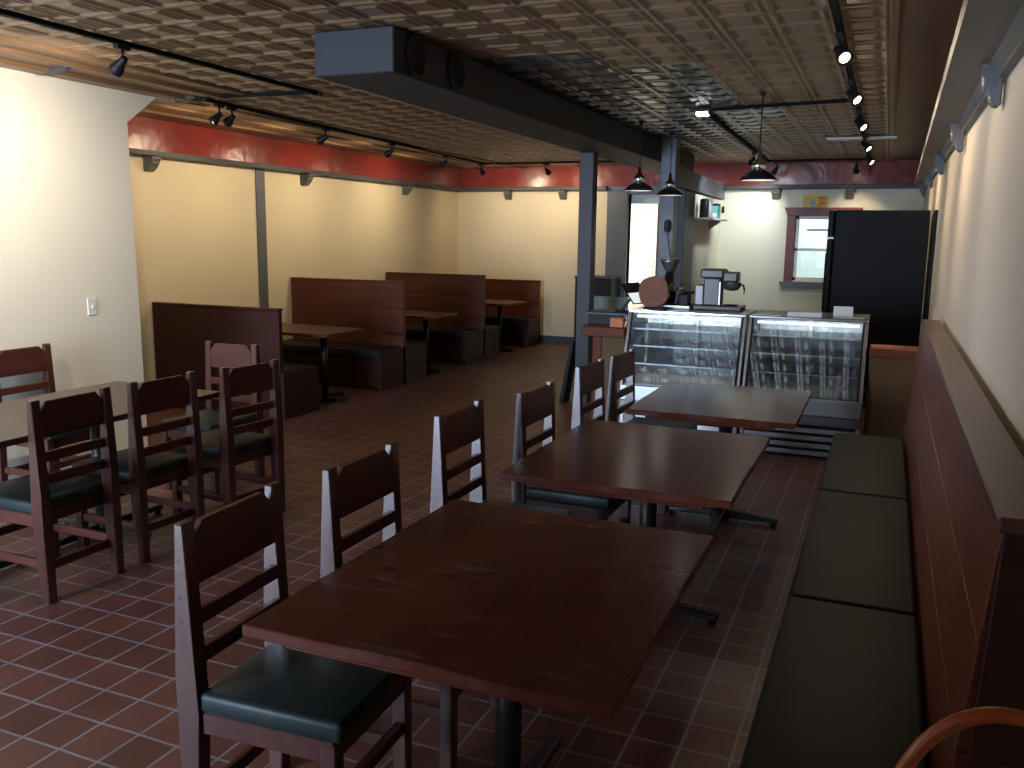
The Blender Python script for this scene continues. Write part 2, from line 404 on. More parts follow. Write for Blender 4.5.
def corbel(parent, loc, rz, mat, w=.10, d_=.12, h=.13):
    pr = [(0, 0), (d_, 0), (d_, -h * .22), (d_ * .86, -h * .30), (d_ * .92, -h * .42), (d_ * .72, -h * .62), (d_ * .55, -h * .72), (d_ * .52, -h * .86), (d_ * .30, -h), (0, -h)]
    m = MB(); m.prism(pr, -w / 2, w / 2, 'Y', .006); m.box(-.002, d_ * 1.06, -w * .58, w * .58, -h * .14, .0, .004)
    m.cyl((d_ * .62, -w * .54, -h * .50), (d_ * .62, w * .54, -h * .50), h * .13, n=12)
    return m.build('bracket', mat, parent, loc, (0, 0, rz))
for y, a, b in ((4.12, -4.90, -4.72), (5.28, -4.97, -4.78)):
    m = MB(); m.hexa([(a, y - .022, 2.585), (b, y - .022, 2.612), (b, y + .022, 2.612), (a, y + .022, 2.585)], [(a, y - .022, 2.62), (b, y - .022, 2.64), (b, y + .022, 2.64), (a, y + .022, 2.62)], .003); m.build('bracket', MGREYD, tr8)

# red band, ledge and brackets round the room
struct(MB().box(XL, XL + .05, 4.9, YB, 2.36, H, 0).build('trim_9', MRED))
struct(MB().box(XL, -2.5, YB - .05, YB, 2.36, H, 0).build('trim_10', MRED))
struct(MB().box(-2.72, XR, YB - .055, YB - .005, 2.36, H, 0).build('trim_11', MRED))
def ledge(m, axis, wall, sgn, a, b, dep=.13):
    w0 = wall; pr = [(w0, 2.30), (w0 + sgn * dep * .55, 2.305), (w0 + sgn * dep * .62, 2.308), (w0 + sgn * dep, 2.312), (w0 + sgn * dep, 2.352), (w0, 2.364)]
    m.prism(pr, a, b, 'Y' if axis == 'Y' else 'X')
m = MB(); ledge(m, 'Y', XL, 1, 4.9, YB); l1 = struct(m.build('trim_12', MGREYD))
for y in (6.29, 8.64, 10.96): corbel(l1, (XL, y, 2.305), 0, MBRACK)
m = MB(); ledge(m, 'X', YB, -1, XL, -3.84); l2 = struct(m.build('trim_13', MGREYD))
for x in (-5.42, -4.53): corbel(l2, (x, YB, 2.305), -PI / 2, MBRACK)
m = MB(); ledge(m, 'X', YB, -1, -2.25, XR); l3 = struct(m.build('trim_14', MGREYD))
for x in (-1.46, -.53): corbel(l3, (x, YB, 2.305), -PI / 2, MBRACK)
m = MB(); pr = [(XR, 2.27), (XR - .03, 2.275), (XR - .045, 2.30), (XR - .065, 2.325), (XR - .20, 2.332), (XR - .205, 2.375), (XR, 2.38)]
def shp(y, k): return [(XR - (XR - x) * k, y, z) for x, z in pr]
m.hexa(shp(YF, 1.27), shp(YB - .13, .66)); l4 = struct(m.build('trim_15', MLEDGE))
for y in (.2, 2.15, 4.05, 5.98, 8.05, 10.05, 12.1):
    corbel(l4, (XR - .012, y, 2.330), PI, MBRACK2, .10, .075, .16)
struct(MB().box(XR - .02, XR, YF, YB, 2.38, H).build('trim_16', MRED))
struct(MB().box(XL, XL + .02, 7.79, 7.93, 0, 2.30, .003).build('trim_17', MGREY))   # flat grey strip on the left wall
struct(MB().box(XL, XL + .015, 4.9, YB, 0, .12).build('baseboard_left', MGREYD))
struct(MB().box(XL, -3.84, YB - .015, YB, 0, .12).build('baseboard_rear', MGREYD))
# light switch
o = thing('light_switch', 'white light switch plate on the bare near left wall', 'light switch', (XN, 4.47, 1.12))
MB().box(0, .007, -.037, .037, -.06, .06, .003).build('plate', MWHITE, o); MB().box(.007, .016, -.006, .006, -.012, .012, .002).build('toggle', MWHITE, o)

# kitchen window
w = struct(bpy.data.objects.new('window_1', None)); C.objects.link(w)
fr = MB()
fr.box(W0 - .11, W0, YB - .035, YB, Z0 - .02, Z1 + .02, .004); fr.box(W1, W1 + .11, YB - .035, YB, Z0 - .02, Z1 + .02, .004)
fr.prism([(W0 - .11, Z1), (W1 + .11, Z1), (W1 + .15, Z1 + .11), (W0 - .15, Z1 + .11)], YB - .045, YB, 'Y', .004)
fr.build('casing', wood('red stained casing', (.10, .018, .014), (.17, .036, .026), 'Z', .45, 10), w)
MB().prism([(W0 - .17, Z0 - .015), (W1 + .17, Z0 - .015), (W1 + .13, Z0 - .10), (W0 - .13, Z0 - .10)], YB - .07, YB, 'Y', .004).build('sill', MGREY, w)
fr = MB(); zm = 1.50
for a, b, z0, z1 in ((W0, W0 + .045, Z0, Z1), (W1 - .045, W1, Z0, Z1), (W0, W1, Z0, Z0 + .045), (W0, W1, Z1 - .045, Z1), (W0, W1, zm - .02, zm + .02)):
    fr.box(a, b, YB + .02, YB + .06, z0, z1, .003)
fr.build('sash', MWHITE, w)
MB().box(W0 + .04, W1 - .04, YB + .035, YB + .04, Z0 + .04, Z1 - .04).build('pane', MPANE, w)
MB().box(W0 + .14, W1 - .1, YB + .10, YB + .12, Z1 - .20, Z1 - .17).build('blind_rail', MWHITE, w)

# ------------------------------------------------------------------ duct and posts
o = thing('air_duct', 'dark navy boxed air duct running under the tin ceiling', 'air duct', (-2.53, 3.92, 2.43))
MB().box(-.240, .225, 0, 7.3, 0, H - .012 - 2.43, .006).build('casing', MDUCT, o)
for k, y in enumerate((.22, .68)):
    g = MB(); prof = [(.105, .0), (.108, .014), (.092, .016), (.084, .004)]
    g.lathe(prof, 28); ob = g.build('vent_ring', MDUCT, o, (.226, y, .115), (0, R(90), 0))
    lv = MB()
    for z in (-.06, -.03, 0, .03, .06):
        hw = math.sqrt(.085 ** 2 - z * z); lv.box(-.004, .012, -hw, hw, z - .004, z + .006)
    lv.build('louver_disc', MBLKP, ob, (0, 0, 0), (0, -R(90), 0))
    lo = MB(); lo.cyl((0, 0, .0), (0, 0, .002), .086, n=28); lo.build('louver_back', MBLKP, ob)
pm = MB(); pm.box(-2.775, -2.635, 8.17, 8.31, 0, 2.43, .008)
struct(pm.build('column_slate', paint('slate navy post paint', (.038, .042, .050), .5, .05, 3, .04, 40)))
pm = MB(); pm.box(-2.245, -2.085, 9.22, 9.39, 0, H, .008)
struct(pm.build('column_blue', MBLUEPOST))
o = thing('wall_phone', 'small black wall phone on the slate blue post with hanging cord', 'phone', (-2.14, 9.215, 1.76))
MB().box(-.035, .035, -.035, 0, -.05, .05, .008).build('handset_cradle', MBLKP, o)
MB().box(-.02, .02, -.06, -.03, -.065, .065, .010).build('handset', MBLKP, o)
MB().tube([(.0, -.03, -.06), (.02, -.025, -.2), (.05, -.02, -.36), (.04, -.02, -.5), (.05, -.02, -.62)], .004, 6).build('cord', MBLKP, o)
o = thing('leaning_panel', 'narrow black panel leaning against the slate navy post', 'panel', (-2.82, 8.20, 0))
MB().hexa([(-.10, -.06, 0), (-.055, -.06, 0), (-.055, .14, 0), (-.10, .14, 0)], [(.0, -.04, .62), (.035, -.04, .62), (.035, .12, .62), (.0, .12, .62)], .004).build('board', MBLKP, o)

# ------------------------------------------------------------------ dining chairs
def make_chair():
    t = thing('dining_chair', '', 'chair')
    for s in (-1, 1):
        m = MB(); y0, y1 = s * .19 - .0235, s * .19 + .0235
        prof = [(-.240, 0), (-.192, 0), (-.172, .40), (-.194, .918), (-.222, .918), (-.240, .50), (-.238, .36)]
        m.prism(prof, y0, y1, 'Y', .004)
        m.build('rear_leg', MCHAIR, t)
        leg = t.children[-1]; first_plug = None
        for z in (.82, .72, .655, .56):
            if first_plug is None: first_plug = MB().cyl((0, s * .213, 0), (0, s * .2145, 0), .0045, n=8).build('plug', MCHAIRX, leg, (-.213, 0, z))
            else:
                c = first_plug.copy(); C.objects.link(c); c.location = (-.213, 0, z)
        m = MB(); m.box(.19, .235, s * .19 - .021, s * .19 + .021, 0, .40, .004); m.build('front_leg', MCHAIR, t)
        m = MB(); m.box(-.17, .195, s * .19 - .011, s * .19 + .011, .155, .195, .003); m.build('stretcher', MCHAIRX, t)
    m = MB(); m.box(-.20, -.178, -.17, .17, .135, .175, .003); m.build('stretcher', MCHAIRX, t)
    m = MB(); m.box(.20, .225, -.17, .17, .215, .255, .003); m.build('stretcher', MCHAIRX, t)
    m = MB(); z0, z1 = .745, .912
    out = [(-.168, z0), (.168, z0), (.168, z1 - .048), (.130, z1 - .004), (-.130, z1 - .004), (-.168, z1 - .048)]
    sl = lambda z: -.197 - (z - .74) * .06
    m.hexa([(sl(z) - .012, y, z) for y, z in out], [(sl(z) + .012, y, z) for y, z in out], .004); m.build('backrest', MCHAIRX, t)
    for z in (.655, .55):
        m = MB(); x = -.200 + (.74 - z) * .06; m.box(x - .011, x + .011, -.168, .168, z - .022, z + .022, .003); m.build('slat', MCHAIRX, t)
    m = MB(); m.box(-.168, .225, -.205, .205, .345, .405, .004); m.build('seat_frame', MCHAIRX, t)
    m = MB(); m.box(-.178, .25, -.207, .207, .402, .462, .016, None, 3)
    for v in m.bm.verts:
        if v.co.z > .45: v.co.z += .012 * max(0, 1 - (v.co.y / .2) ** 2) * max(0, 1 - ((v.co.x - .03) / .21) ** 2)
    o = m.build('seat', MGREEN, t)
    for p in o.data.polygons: p.use_smooth = True
    return t
chair0 = make_chair(); first = True
def chair(x, y, rz, label, group):
    global first
    c = chair0 if first else copy_tree(chair0)
    first = False
    c.location = (x, y, 0); c.rotation_euler = (0, 0, R(rz)); c['label'] = label; c['group'] = group
GR, GL = 'dining chairs along the three tables by the wall bench', 'dining chairs round the pale topped table'
chair(-1.402, 1.855, 3, 'dark wood dining chair with green seat at the near corner of the nearest table', GR)
chair(-1.36, 2.44, 0, 'dark wood dining chair at the far corner of the nearest table', GR)
chair(-1.435, 3.325, 0, 'dark wood dining chair at the near corner of the middle table', GR)
chair(-1.335, 3.965, -1, 'dark wood dining chair at the far corner of the middle table', GR)
chair(-1.355, 4.88, -2, 'dark wood dining chair nearer us at the table before the glass cases', GR)
chair(-1.31, 5.42, -2, 'dark wood dining chair nearest the glass cases, at the table before them', GR)
chair(-3.55, 2.81, 180, 'dark wood dining chair seen from behind, nearest of three along the pale table', GL)
chair(-3.54, 3.36, 178, 'dark wood dining chair seen from behind, middle of three along the pale table', GL)
chair(-3.455, 3.94, 174, 'dark wood dining chair seen from behind, farthest of three along the pale table', GL)
chair(-4.745, 3.82, 0, 'dark wood dining chair with its back to the white near left wall', GL)
chair(-3.965, 4.40, -90, 'dark wood dining chair at the end of the pale table, before the booth back', GL)

# ------------------------------------------------------------------ tables
def wavy_top(name, x0, x1, y0, y1, z, th, mat, parent, seed, amp=.007):
    rnd = random.Random(seed); pts = []
    cs = [(x0, y0), (x1, y0), (x1, y1), (x0, y1)]
    for k in range(4):
        a, b = cs[k], cs[(k + 1) % 4]
        for i in range(24):
            q = i / 24; x = a[0] + (b[0] - a[0]) * q; y = a[1] + (b[1] - a[1]) * q
            w = amp * noise.noise(Vector((x * 4.5 + seed, y * 4.5, seed * 3.1))) * math.sin(PI * q) * 1.6
            nx, ny = (b[1] - a[1]), -(b[0] - a[0]); L = math.hypot(nx, ny)
            if i == 0: w = 0
            pts.append((x + nx / L * w, y + ny / L * w))
    m = MB(); bm = m.bm; n = len(pts); cx, cy = (x0 + x1) / 2, (y0 + y1) / 2
    lv = [(.003, 0), (0, .003), (0, th - .003), (.003, th)]
    rings = [[bm.verts.new((px + (cx - px) / max(abs(cx - px), abs(cy - py)) * ins, py + (cy - py) / max(abs(cx - px), abs(cy - py)) * ins, z + h)) for px, py in pts] for ins, h in lv]
    for A, B in zip(rings, rings[1:]):
        for i in range(n): bm.faces.new((A[i], A[(i + 1) % n], B[(i + 1) % n], B[i]))
    bm.faces.new(rings[0][::-1]); bm.faces.new(rings[-1])
    return m.build(name, mat, parent)
def pedestal(t, y, top, feet=True, lx=.33, ly=.42, r=.038):
    m = MB(); m.cyl((0, y, .05), (0, y, top), r, n=20); m.build('column', MBLACK, t)
    m = MB(); m.box(-.18, .18, y - .18, y + .18, top - .012, top, .003); m.build('mounting_plate', MBLACK, t)
    m = MB(); m.lathe([(.0, .09), (.045, .09), (.062, .06), (.066, .02), (0, .02)], 20, (0, y, 0)); m.build('hub', MBLACK, t)
    for dx, dy in ((1, 0), (-1, 0), (0, 1), (0, -1)):
        L = lx if dx else ly; m = MB()
        ax, ay = Vector((dx, dy, 0)), Vector((-dy, dx, 0))
        def P(a, b, z): return Vector((0, y, 0)) + ax * a + ay * b + Vector((0, 0, z))
        m.hexa([P(.02, -.035, .022), P(L, -.026, .022), P(L, .026, .022), P(.02, .035, .022)], [P(.02, -.030, .075), P(L - .01, -.020, .045), P(L - .01, .020, .045), P(.02, .030, .075)], .006)
        m.cyl(P(L - .03, 0, 0), P(L - .03, 0, .024), .018, n=12)
        m.build('foot', MBLACK, t)
def table(cx, cy, w, l, z, label, seed, mat, group=None, rz=0, name='dining_table', ped=(0,)):
    t = thing(name, label, 'table', (cx, cy, 0), R(rz), group)
    wavy_top('table_top', -w / 2, w / 2, -l / 2, l / 2, z - .030, .030, mat, t, seed)
    m = MB(); a, b = w / 2 - .10, l / 2 - .028
    m.box(-a, a, -b, b, z - .052, z - .030, .002)
    m.build('under_frame', MTABLE, t)
    for y in ped: pedestal(t, y, z - .052)
    return t
GT = 'mahogany tables along the wall bench'
table(-.878, 2.09, .90, 1.10, .74, 'mahogany dining table with scuffed top, nearest of three along the bench', 1, MTABLE, GT)
table(-.882, 3.58, .885, 1.11, .74, 'mahogany dining table between the scuffed nearest table and the one before the cases', 2, MTABLE, GT, 0, 'dining_table', (.07,))
table(-.795, 5.0, .87, 1.03, .74, 'mahogany dining table standing just before the glass display cases', 3, MTABLE, GT, 0, 'dining_table', (.10,))
table(-3.86, 2.95, .80, 1.95, .74, 'long dining table with pale brown top beside the near left wall', 4, MTABLE2, None, 0, 'dining_table', (-.45, .45))

# ------------------------------------------------------------------ wall bench with three loose cushions
o = thing('plank_bench', 'long mahogany bench with tall plank back along the right wall', 'bench', (0, 0, 0))
Y0, Y1 = 1.80, 5.80
MB().box(-.20, .17, Y0, Y1, 0, .375, .004).build('seat_base', MBENCH, o)
MB().box(-.225, .18, Y0 - .01, Y1 + .01, .375, .395, .004).build('seat_board', MBENCH, o)
m = MB(); zs = [0, .20, .40, .62, .86, 1.10]
for a, b in zip(zs, zs[1:]):
    X = lambda z: .185 + max(0, z - .395) * .083
    ga = .0022
    m.hexa([(X(a) , 1.87, a + ga), (X(a) + .06, 1.87, a + ga), (X(a) + .06, 6.40, a + ga), (X(a), 6.40, a + ga)], [(X(b), 1.87, b - ga), (X(b) + .06, 1.87, b - ga), (X(b) + .06, 6.40, b - ga), (X(b), 6.40, b - ga)], .0025)
m.build('backrest', MBENCH, o)
m = MB(); m.hexa([(.20, 1.85, 0), (.345, 1.85, 0), (.345, 1.868, 0), (.20, 1.868, 0)], [(.245, 1.85, 1.10), (.345, 1.85, 1.10), (.345, 1.868, 1.10), (.245, 1.868, 1.10)], .003)
m.build('end_panel', MBOOTHD, o)
MB().box(.232, .345, 1.84, 6.42, 1.10, 1.132, .006).build('cap_rail', MCAP, o)
def cushion(y0, y1, label):
    m = MB(); m.box(-.228, .178, y0, y1, .395, .445, .018, None, 3)
    c = m.build('bench_cushion', MOLIVE); tag(c, label, 'cushion', 'bench cushions')
    for p in c.data.polygons: p.use_smooth = True
    me = c.data; ce = Vector((0, (y0 + y1) / 2, .395))
    for v in me.vertices: v.co -= ce
    c.location = ce
cushion(1.80, 3.005, 'dark olive bench cushion beside the nearest table, with the orange hoop by it')
cushion(3.015, 4.41, 'dark olive bench cushion in the middle of the wall bench')
cushion(4.42, 5.80, 'dark olive bench cushion nearest the glass display cases')

# orange hoop-backed chair whose top shows low in the corner
o = thing('hoop_chair', 'orange brown bent hoop of a chair back at the near end of the wall bench', 'chair', (.214, 1.165, .037))
pts = []
for k in range(41):
    a = PI * k / 40; pts.append((-.140 * math.cos(a) * (1 + .10 * (1 - math.sin(a))), .18 + .0 * a, .70 + .245 * math.sin(a) ** .8))
pts = [(-.135, .15, .43)] + pts + [(.135, .15, .43)]
MB().tube(pts, .0115, 12).build('hoop', MHOOP, o)
MB().lathe([(0, .43), (.16, .43), (.172, .442), (.17, .458), (0, .462)], 28).build('seat', MHOOP, o)
pts = [(-.09, .17, .45), (-.06, .178, .62), (0, .182, .86)]; MB().tube(pts, .007, 8).build('spindle', MHOOP, o)
MB().tube([(.09, .17, .45), (.06, .178, .62), (0, .182, .86)], .007, 8).build('spindle', MHOOP, o)
for sx in (-1, 1):
    for sy in (-1, 1): MB().cyl((sx * .105, sy * .105, .435), (sx * .15, sy * .15, -.037), .014, .011, 12).build('leg', MHOOP, o)
MB().lathe([(.128, .18), (.137, .188), (.128, .196), (.119, .188), (.128, .18)], 28).build('leg_ring', MHOOP, o)

# ------------------------------------------------------------------ booths
def seat_unit(o, x0, x1, yb, side, depth, mat=MBOOTHD, cm=MOLIVE):
    """seat on one side of a booth back at y=yb; side -1 faces the viewer"""
    y1 = yb + side * depth; a, b = min(yb, y1), max(yb, y1)
    MB().box(x0, x1 - .03, a + (.06 if side < 0 else 0), b - (.06 if side > 0 else 0), .02, .36, .004).build('seat_base', MBOOTHD, o)
    MB().box(x0, x1 - .035, a, b, .36, .43, .012, None, 2).build('seat', cm, o)
def end_panel(o, x1, a, b, zt=.42):
    pr = [(a, 0), (b, 0), (b, zt), (a, zt)]
    MB().prism(pr, x1 - .03, x1 + .0, 'X', .004).build('end_panel', MBOOTHD, o)
def back(o, x0, x1, yb, top, mat, th=.05, planks=4):
    m = MB(); zs = [i * (top - .02) / planks for i in range(planks + 1)]
    for a, b in zip(zs, zs[1:]): m.box(x0, x1, yb - th / 2, yb + th / 2, a + (.002 if a else 0), b - .002, .003)
    m.build('backrest', mat, o)
    MB().box(x0, x1 + .008, yb - th / 2 - .008, yb + th / 2 + .008, top - .02, top, .004).build('top_rail', mat, o)
GB = 'booth benches along the far left wall'
XA, XB = XL + .02, -4.81
o = thing('booth_bench', 'low dark booth bench with a plain back turned to the pale table', 'booth', (0, 0, 0), 0, GB)
back(o, XA, XB - .03, 6.26, .985, MBOOTHD, .05, 1); seat_unit(o, XA, XB, 6.285, 1, .47); end_panel(o, XB, 6.24, 6.76)
o = thing('booth_bench', 'double booth bench with tall planked back beside the grey wall strip', 'booth', (0, 0, 0), 0, GB)
back(o, XA, XB, 8.36, 1.135, MBOOTH); seat_unit(o, XA, XB, 8.335, -1, .47); seat_unit(o, XA, XB, 8.385, 1, .47); end_panel(o, XB, 7.86, 8.86)
o = thing('booth_bench', 'double booth bench with tall planked back, second of the two tall ones', 'booth', (0, 0, 0), 0, GB)
back(o, XA, XB, 10.45, 1.125, MBOOTH); seat_unit(o, XA, XB, 10.425, -1, .47); seat_unit(o, XA, XB, 10.475, 1, .47); end_panel(o, XB, 9.95, 10.95)
o = thing('booth_bench', 'low single booth bench against the rear wall by the corner', 'booth', (0, 0, 0), 0, GB)
back(o, XA, XB - .0, 12.45, .97, MBOOTH, .05, 3); seat_unit(o, XA, XB, 12.425, -1, .45); 
m = MB(); m.prism([(12.0, 0), (12.475, 0), (12.475, .42), (12.0, .42), (12.03, .22)], XB - .03, XB, 'X', .003); m.build('end_panel', MBOOTHD, o)
def booth_table(cy, label):
    t = thing('booth_table', label, 'table', (-5.03, cy, 0), 0, 'booth tables')
    m = MB(); m.box(-1.2, .27, -.34, .34, .675, .705, .006); m.build('table_top', MBOOTH, t)
    m = MB(); m.cyl((0, 0, .04), (0, 0, .68), .035, n=16); m.build('column', MBLACK, t)
    m = MB(); m.box(-.22, .22, -.035, .035, .0, .045, .008); m.box(-.035, .035, -.28, .28, 0, .045, .008); m.build('base', MBLACK, t)
booth_table(7.17, 'dark booth table between the plain low booth and the first tall booth')
booth_table(9.25, 'dark booth table between the two tall planked booth backs')
booth_table(11.45, 'dark booth table before the low booth at the rear wall')

# ------------------------------------------------------------------ counters
o = thing('service_counter', 'wooden counter with thick red top and dark box on it, by the navy post', 'counter', (-1.985, 7.0, 0))
MB().box(-.325, .045, -.05, .75, .825, .905, .006).build('counter_top', MREDWOOD, o)
MB().box(-.235, -.16, -.01, .70, 0, .825, .004).build('corner_post', MREDWOOD, o)
MB().box(-.16, .04, 0, .70, 0, .825, .003).build('front_panel', MPANEL, o)
o = thing('end_counter', 'olive brown wooden counter end with red top between glass case and wall bench', 'counter', (0, 7.0, 0))
MB().box(-.075, .33, -.03, .28, .79, .855, .005).build('counter_top', MREDWOOD, o)
MB().box(-.07, .33, 0, .25, 0, .79, .003).build('front_panel', MPANEL, o)

def area(name, loc, tgt, sx, sy, e, col, spread=180):
    l = bpy.data.lights.new(name, 'AREA'); l.shape = 'RECTANGLE'; l.size = sx; l.size_y = sy; l.energy = e; l.color = col; l.spread = R(spread)
    o = bpy.data.objects.new(name, l); C.objects.link(o); o.location = loc
    o.rotation_euler = (Vector(tgt) - Vector(loc)).to_track_quat('-Z', 'Y').to_euler(); return o

# ------------------------------------------------------------------ display cases
def display_case(x0, x1, label, liner, tube_gain, louver):
    o = thing('display_case', label, 'display case', ((x0 + x1) / 2, 6.86, 0), 0, 'glass pastry display cases')
    w = (x1 - x0) / 2; D = .80
    ZB, ZT = .47, 1.03; SL = .20
    MB().box(-w, w, .02, D, .26, ZB - .012, .004).build('body', MDSTEEL, o)
    MB().box(-w + .002, w - .002, -.012, .02, .335, ZB - .01, .004).build('front_ledge', MSTEEL, o)
    MB().box(-w + .002, w - .002, -.004, .02, .26, .332, .003).build('kick_trim', MDSTEEL, o)
    b = MB().box(-w + .02, w - .02, .10, D - .02, .0, .26).build('machine_base', MBLKP, o)
    for k in range(4):
        z = .02 + k * .058
        m = MB(); m.hexa([(-w + .03, .03, z), (w - .03, .03, z), (w - .03, .10, z + .01), (-w + .03, .10, z + .01)], [(-w + .03, .03, z + .034), (w - .03, .03, z + .034), (w - .03, .10, z + .036), (-w + .03, .10, z + .036)])
        m.build('louver', MSTEEL, b)
    for s in (-1, 1):
        m = MB(); m.box(s * (w - .015) - .015, s * (w - .015) + .015, .02, .05, 0, .26, .003); m.build('foot_post', MSTEEL, o)
        xa = s * w; xi = s * (w - .022)
        m = MB(); m.hexa([(min(xa, xi), -.012, ZB - .02), (max(xa, xi), -.012, ZB - .02), (max(xa, xi), .022, ZB - .02), (min(xa, xi), .022, ZB - .02)], [(min(xa, xi), SL - .012, ZT), (max(xa, xi), SL - .012, ZT), (max(xa, xi), SL + .022, ZT), (min(xa, xi), SL + .022, ZT)], .003)
        m.build('frame_post', MCHROME, o)
        xi2, xi3 = s * (w - .023), s * (w - .038)
        m = MB(); m.hexa([(min(xi2, xi3), -.006, ZB), (max(xi2, xi3), -.006, ZB), (max(xi2, xi3), .012, ZB), (min(xi2, xi3), .012, ZB)], [(min(xi2, xi3), SL - .006, ZT), (max(xi2, xi3), SL - .006, ZT), (max(xi2, xi3), SL + .012, ZT), (min(xi2, xi3), SL + .012, ZT)])
        m.build('gasket', MBLKP, o)
        m = MB(); m.prism([(.03, ZB), (D - .02, ZB), (D - .02, ZT), (SL + .03, ZT)], s * (w - .012) - .003, s * (w - .012) + .003, 'X'); m.build('side_glass', MPANE, o)
    m = MB(); m.hexa([(-w + .038, 0, ZB), (w - .038, 0, ZB), (w - .038, .006, ZB), (-w + .038, .006, ZB)], [(-w + .038, SL, ZT), (w - .038, SL, ZT), (w - .038, SL + .006, ZT), (-w + .038, SL + .006, ZT)]); m.build('front_glass', MGLASS, o)
    m = MB(); m.box(-w, w, SL - .02, SL + .06, ZT, ZT + .028, .008, None, 2); m.build('top_rail', MCHROME, o)
    m = MB(); m.box(-w, w, SL + .06, D, ZT, ZT + .022, .004); m.build('top', MSTEEL, o)
    m = MB(); m.box(-w + .02, w - .02, D - .03, D - .01, ZB, ZT); m.build('rear_door', liner, o)
    m = MB(); m.box(-w + .02, w - .02, .03, D - .03, ZB - .012, ZB); m.build('deck', liner, o)
    for k, z in enumerate((.62, .76, .895)):
        yf = (z - ZB) / (ZT - ZB) * SL + .07
        m = MB(); m.box(-w + .03, w - .03, yf, D - .05, z, z + .005)
        sh = m.build('shelf', MCLEAR, o)
        m = MB(); m.box(-w + .03, w - .03, yf - .006, yf, z - .004, z + .008); m.build('shelf_rail', MSTEEL, sh)
    for x in (-.01,):
        m = MB(); m.box(x - .015, x + .015, D - .07, D - .05, ZB, ZT); m.build('rear_upright', MDSTEEL, o)
    m = MB(); m.cyl((-w + .06, SL + .045, ZT - .03), (w - .06, SL + .045, ZT - .03), .011, n=10); m.build('light_tube', MTUBE if tube_gain else MWHITE, o)
    area('case_lamp', (o.location.x, 6.86 + SL + .12, ZT - .04), (o.location.x, 6.86 + .5, ZB), w * 1.7, .05, tube_gain, (.86, .94, 1))
    return o
display_case(-1.935, -.985, 'glass pastry display case beside the red topped counter, with machines on top', MCASEIN, 26, False)
display_case(-.965, -.095, 'glass pastry display case beside the wall bench, with a white card on top', MCASEDK, 26, True)
ZC = 1.053
o = thing('card_sign', 'white folded card standing on the case by the fridge', 'card', (-.285, 7.22, ZC))
MB().hexa([(-.07, -.03, 0), (.07, -.03, 0), (.07, -.026, 0), (-.07, -.026, 0)], [(-.07, -.002, .085), (.07, -.002, .085), (.07, .002, .085), (-.07, .002, .085)]).build('front_flap', MCREAMCARD, o)
MB().hexa([(-.07, .026, 0), (.07, .026, 0), (.07, .03, 0), (-.07, .03, 0)], [(-.07, -.002, .085), (.07, -.002, .085), (.07, .002, .085), (-.07, .002, .085)]).build('rear_flap', MCREAMCARD, o)
m = MB(); m.hexa([(-.30, 0, 0), (-.05, 0, 0), (-.05, .05, 0), (-.30, .05, 0)], [(-.30, .02, .032), (-.05, .02, .032), (-.05, .05, .032), (-.30, .05, .032)], .001); o = m.build('paper_strip', MCREAMCARD, None, (-.38, 7.045, ZC + .0055)); tag(o, 'white paper strip on the front edge of the case top beside the folded card', 'paper')
m = MB(); m.box(-.10, .12, -.02, .02, 0, .012, .003); o = m.build('steel_strip', MSTEEL, None, (-.25, 7.09, ZC + .0055)); tag(o, 'flat pale metal strip lying before the white folded card', 'strip')

# things on the left case and counter
o = thing('cash_drawer', 'low dark blue black cash drawer on the red counter top', 'cash drawer', (-2.16, 7.36, .906))
MB().box(-.19, .17, -.18, .2, 0, .105, .008).build('housing', paint('navy black steel', (.03, .036, .05), .4, .05), o)
MB().box(-.17, .15, -.187, -.18, .012, .085, .003).build('drawer_front', MBLKP, o)
m = MB(); m.box(-.055, .055, -.05, .05, 0, .075, .003); o = m.build('card_box', MORANGE, None, (-2.02, 7.04, .906)); tag(o, 'small orange box on the edge of the red counter top', 'box')
o = thing('tablet_stand', 'white tablet tilted on a black swivel stand on the cash drawer', 'tablet', (-2.06, 7.33, 1.012))
MB().cyl((0, 0, 0), (0, 0, .012), .07, n=20).build('base', MBLKP, o)
MB().hexa([(-.03, -.015, .01), (.0, -.015, .01), (.0, .015, .01), (-.03, .015, .01)], [(.065, -.012, .13), (.09, -.012, .13), (.09, .012, .13), (.065, .012, .13)], .003).build('arm', MBLKP, o)
tc = Vector((.105, .0, .158)); tu = Vector((.06, 0, -.085)); tv = Vector((.062, .06, .006)); tn = tu.cross(tv).normalized() * .005
def plate(a, b, c, d_, off, name, mat, par, th=1.0):
    P = lambda i, k: tc + tu * i + tv * k + tn * off
    q = [P(a, c), P(b, c), P(b, d_), P(a, d_)]
    return MB().hexa([p - tn * th for p in q], [p + tn * th for p in q]).build(name, mat, par)
tb = plate(-1, 1, -1, 1, 0, 'tablet_body', MBLKP, o)
sg = 1 if (tn.y < 0) else -1
plate(-.05, .92, -.9, .9, sg * 1.05, 'screen', MSCREEN, tb, .1); plate(-.92, -.08, -.9, .9, sg * 1.05, 'status_screen', MBLKP, tb, .1)
o = thing('rounded_board', 'rust brown rounded board propped beside the coffee grinder', 'board', (-1.745, 7.16, ZC))
m = MB(); pts = []
for k in range(28):
    a = 2 * PI * k / 28; pts.append((.125 * math.copysign(abs(math.cos(a)) ** .75, math.cos(a)), .13 + .13 * math.copysign(abs(math.sin(a)) ** .75, math.sin(a))))
m.prism(pts, -.011, .011, 'Y', .004); m.build('board', MLEATH, o, (0, .03, .02), (R(-14), R(-14), 0))
MB().box(-.09, .09, -.03, .12, 0, .018, .004).build('rest', MBLKP, o)
o = thing('serving_tray', 'wide dull steel tray on the case under the coffee grinder', 'tray', (-1.60, 7.46, ZC))
m = MB(); m.box(-.215, .115, -.15, .2, .0, .012, .004)
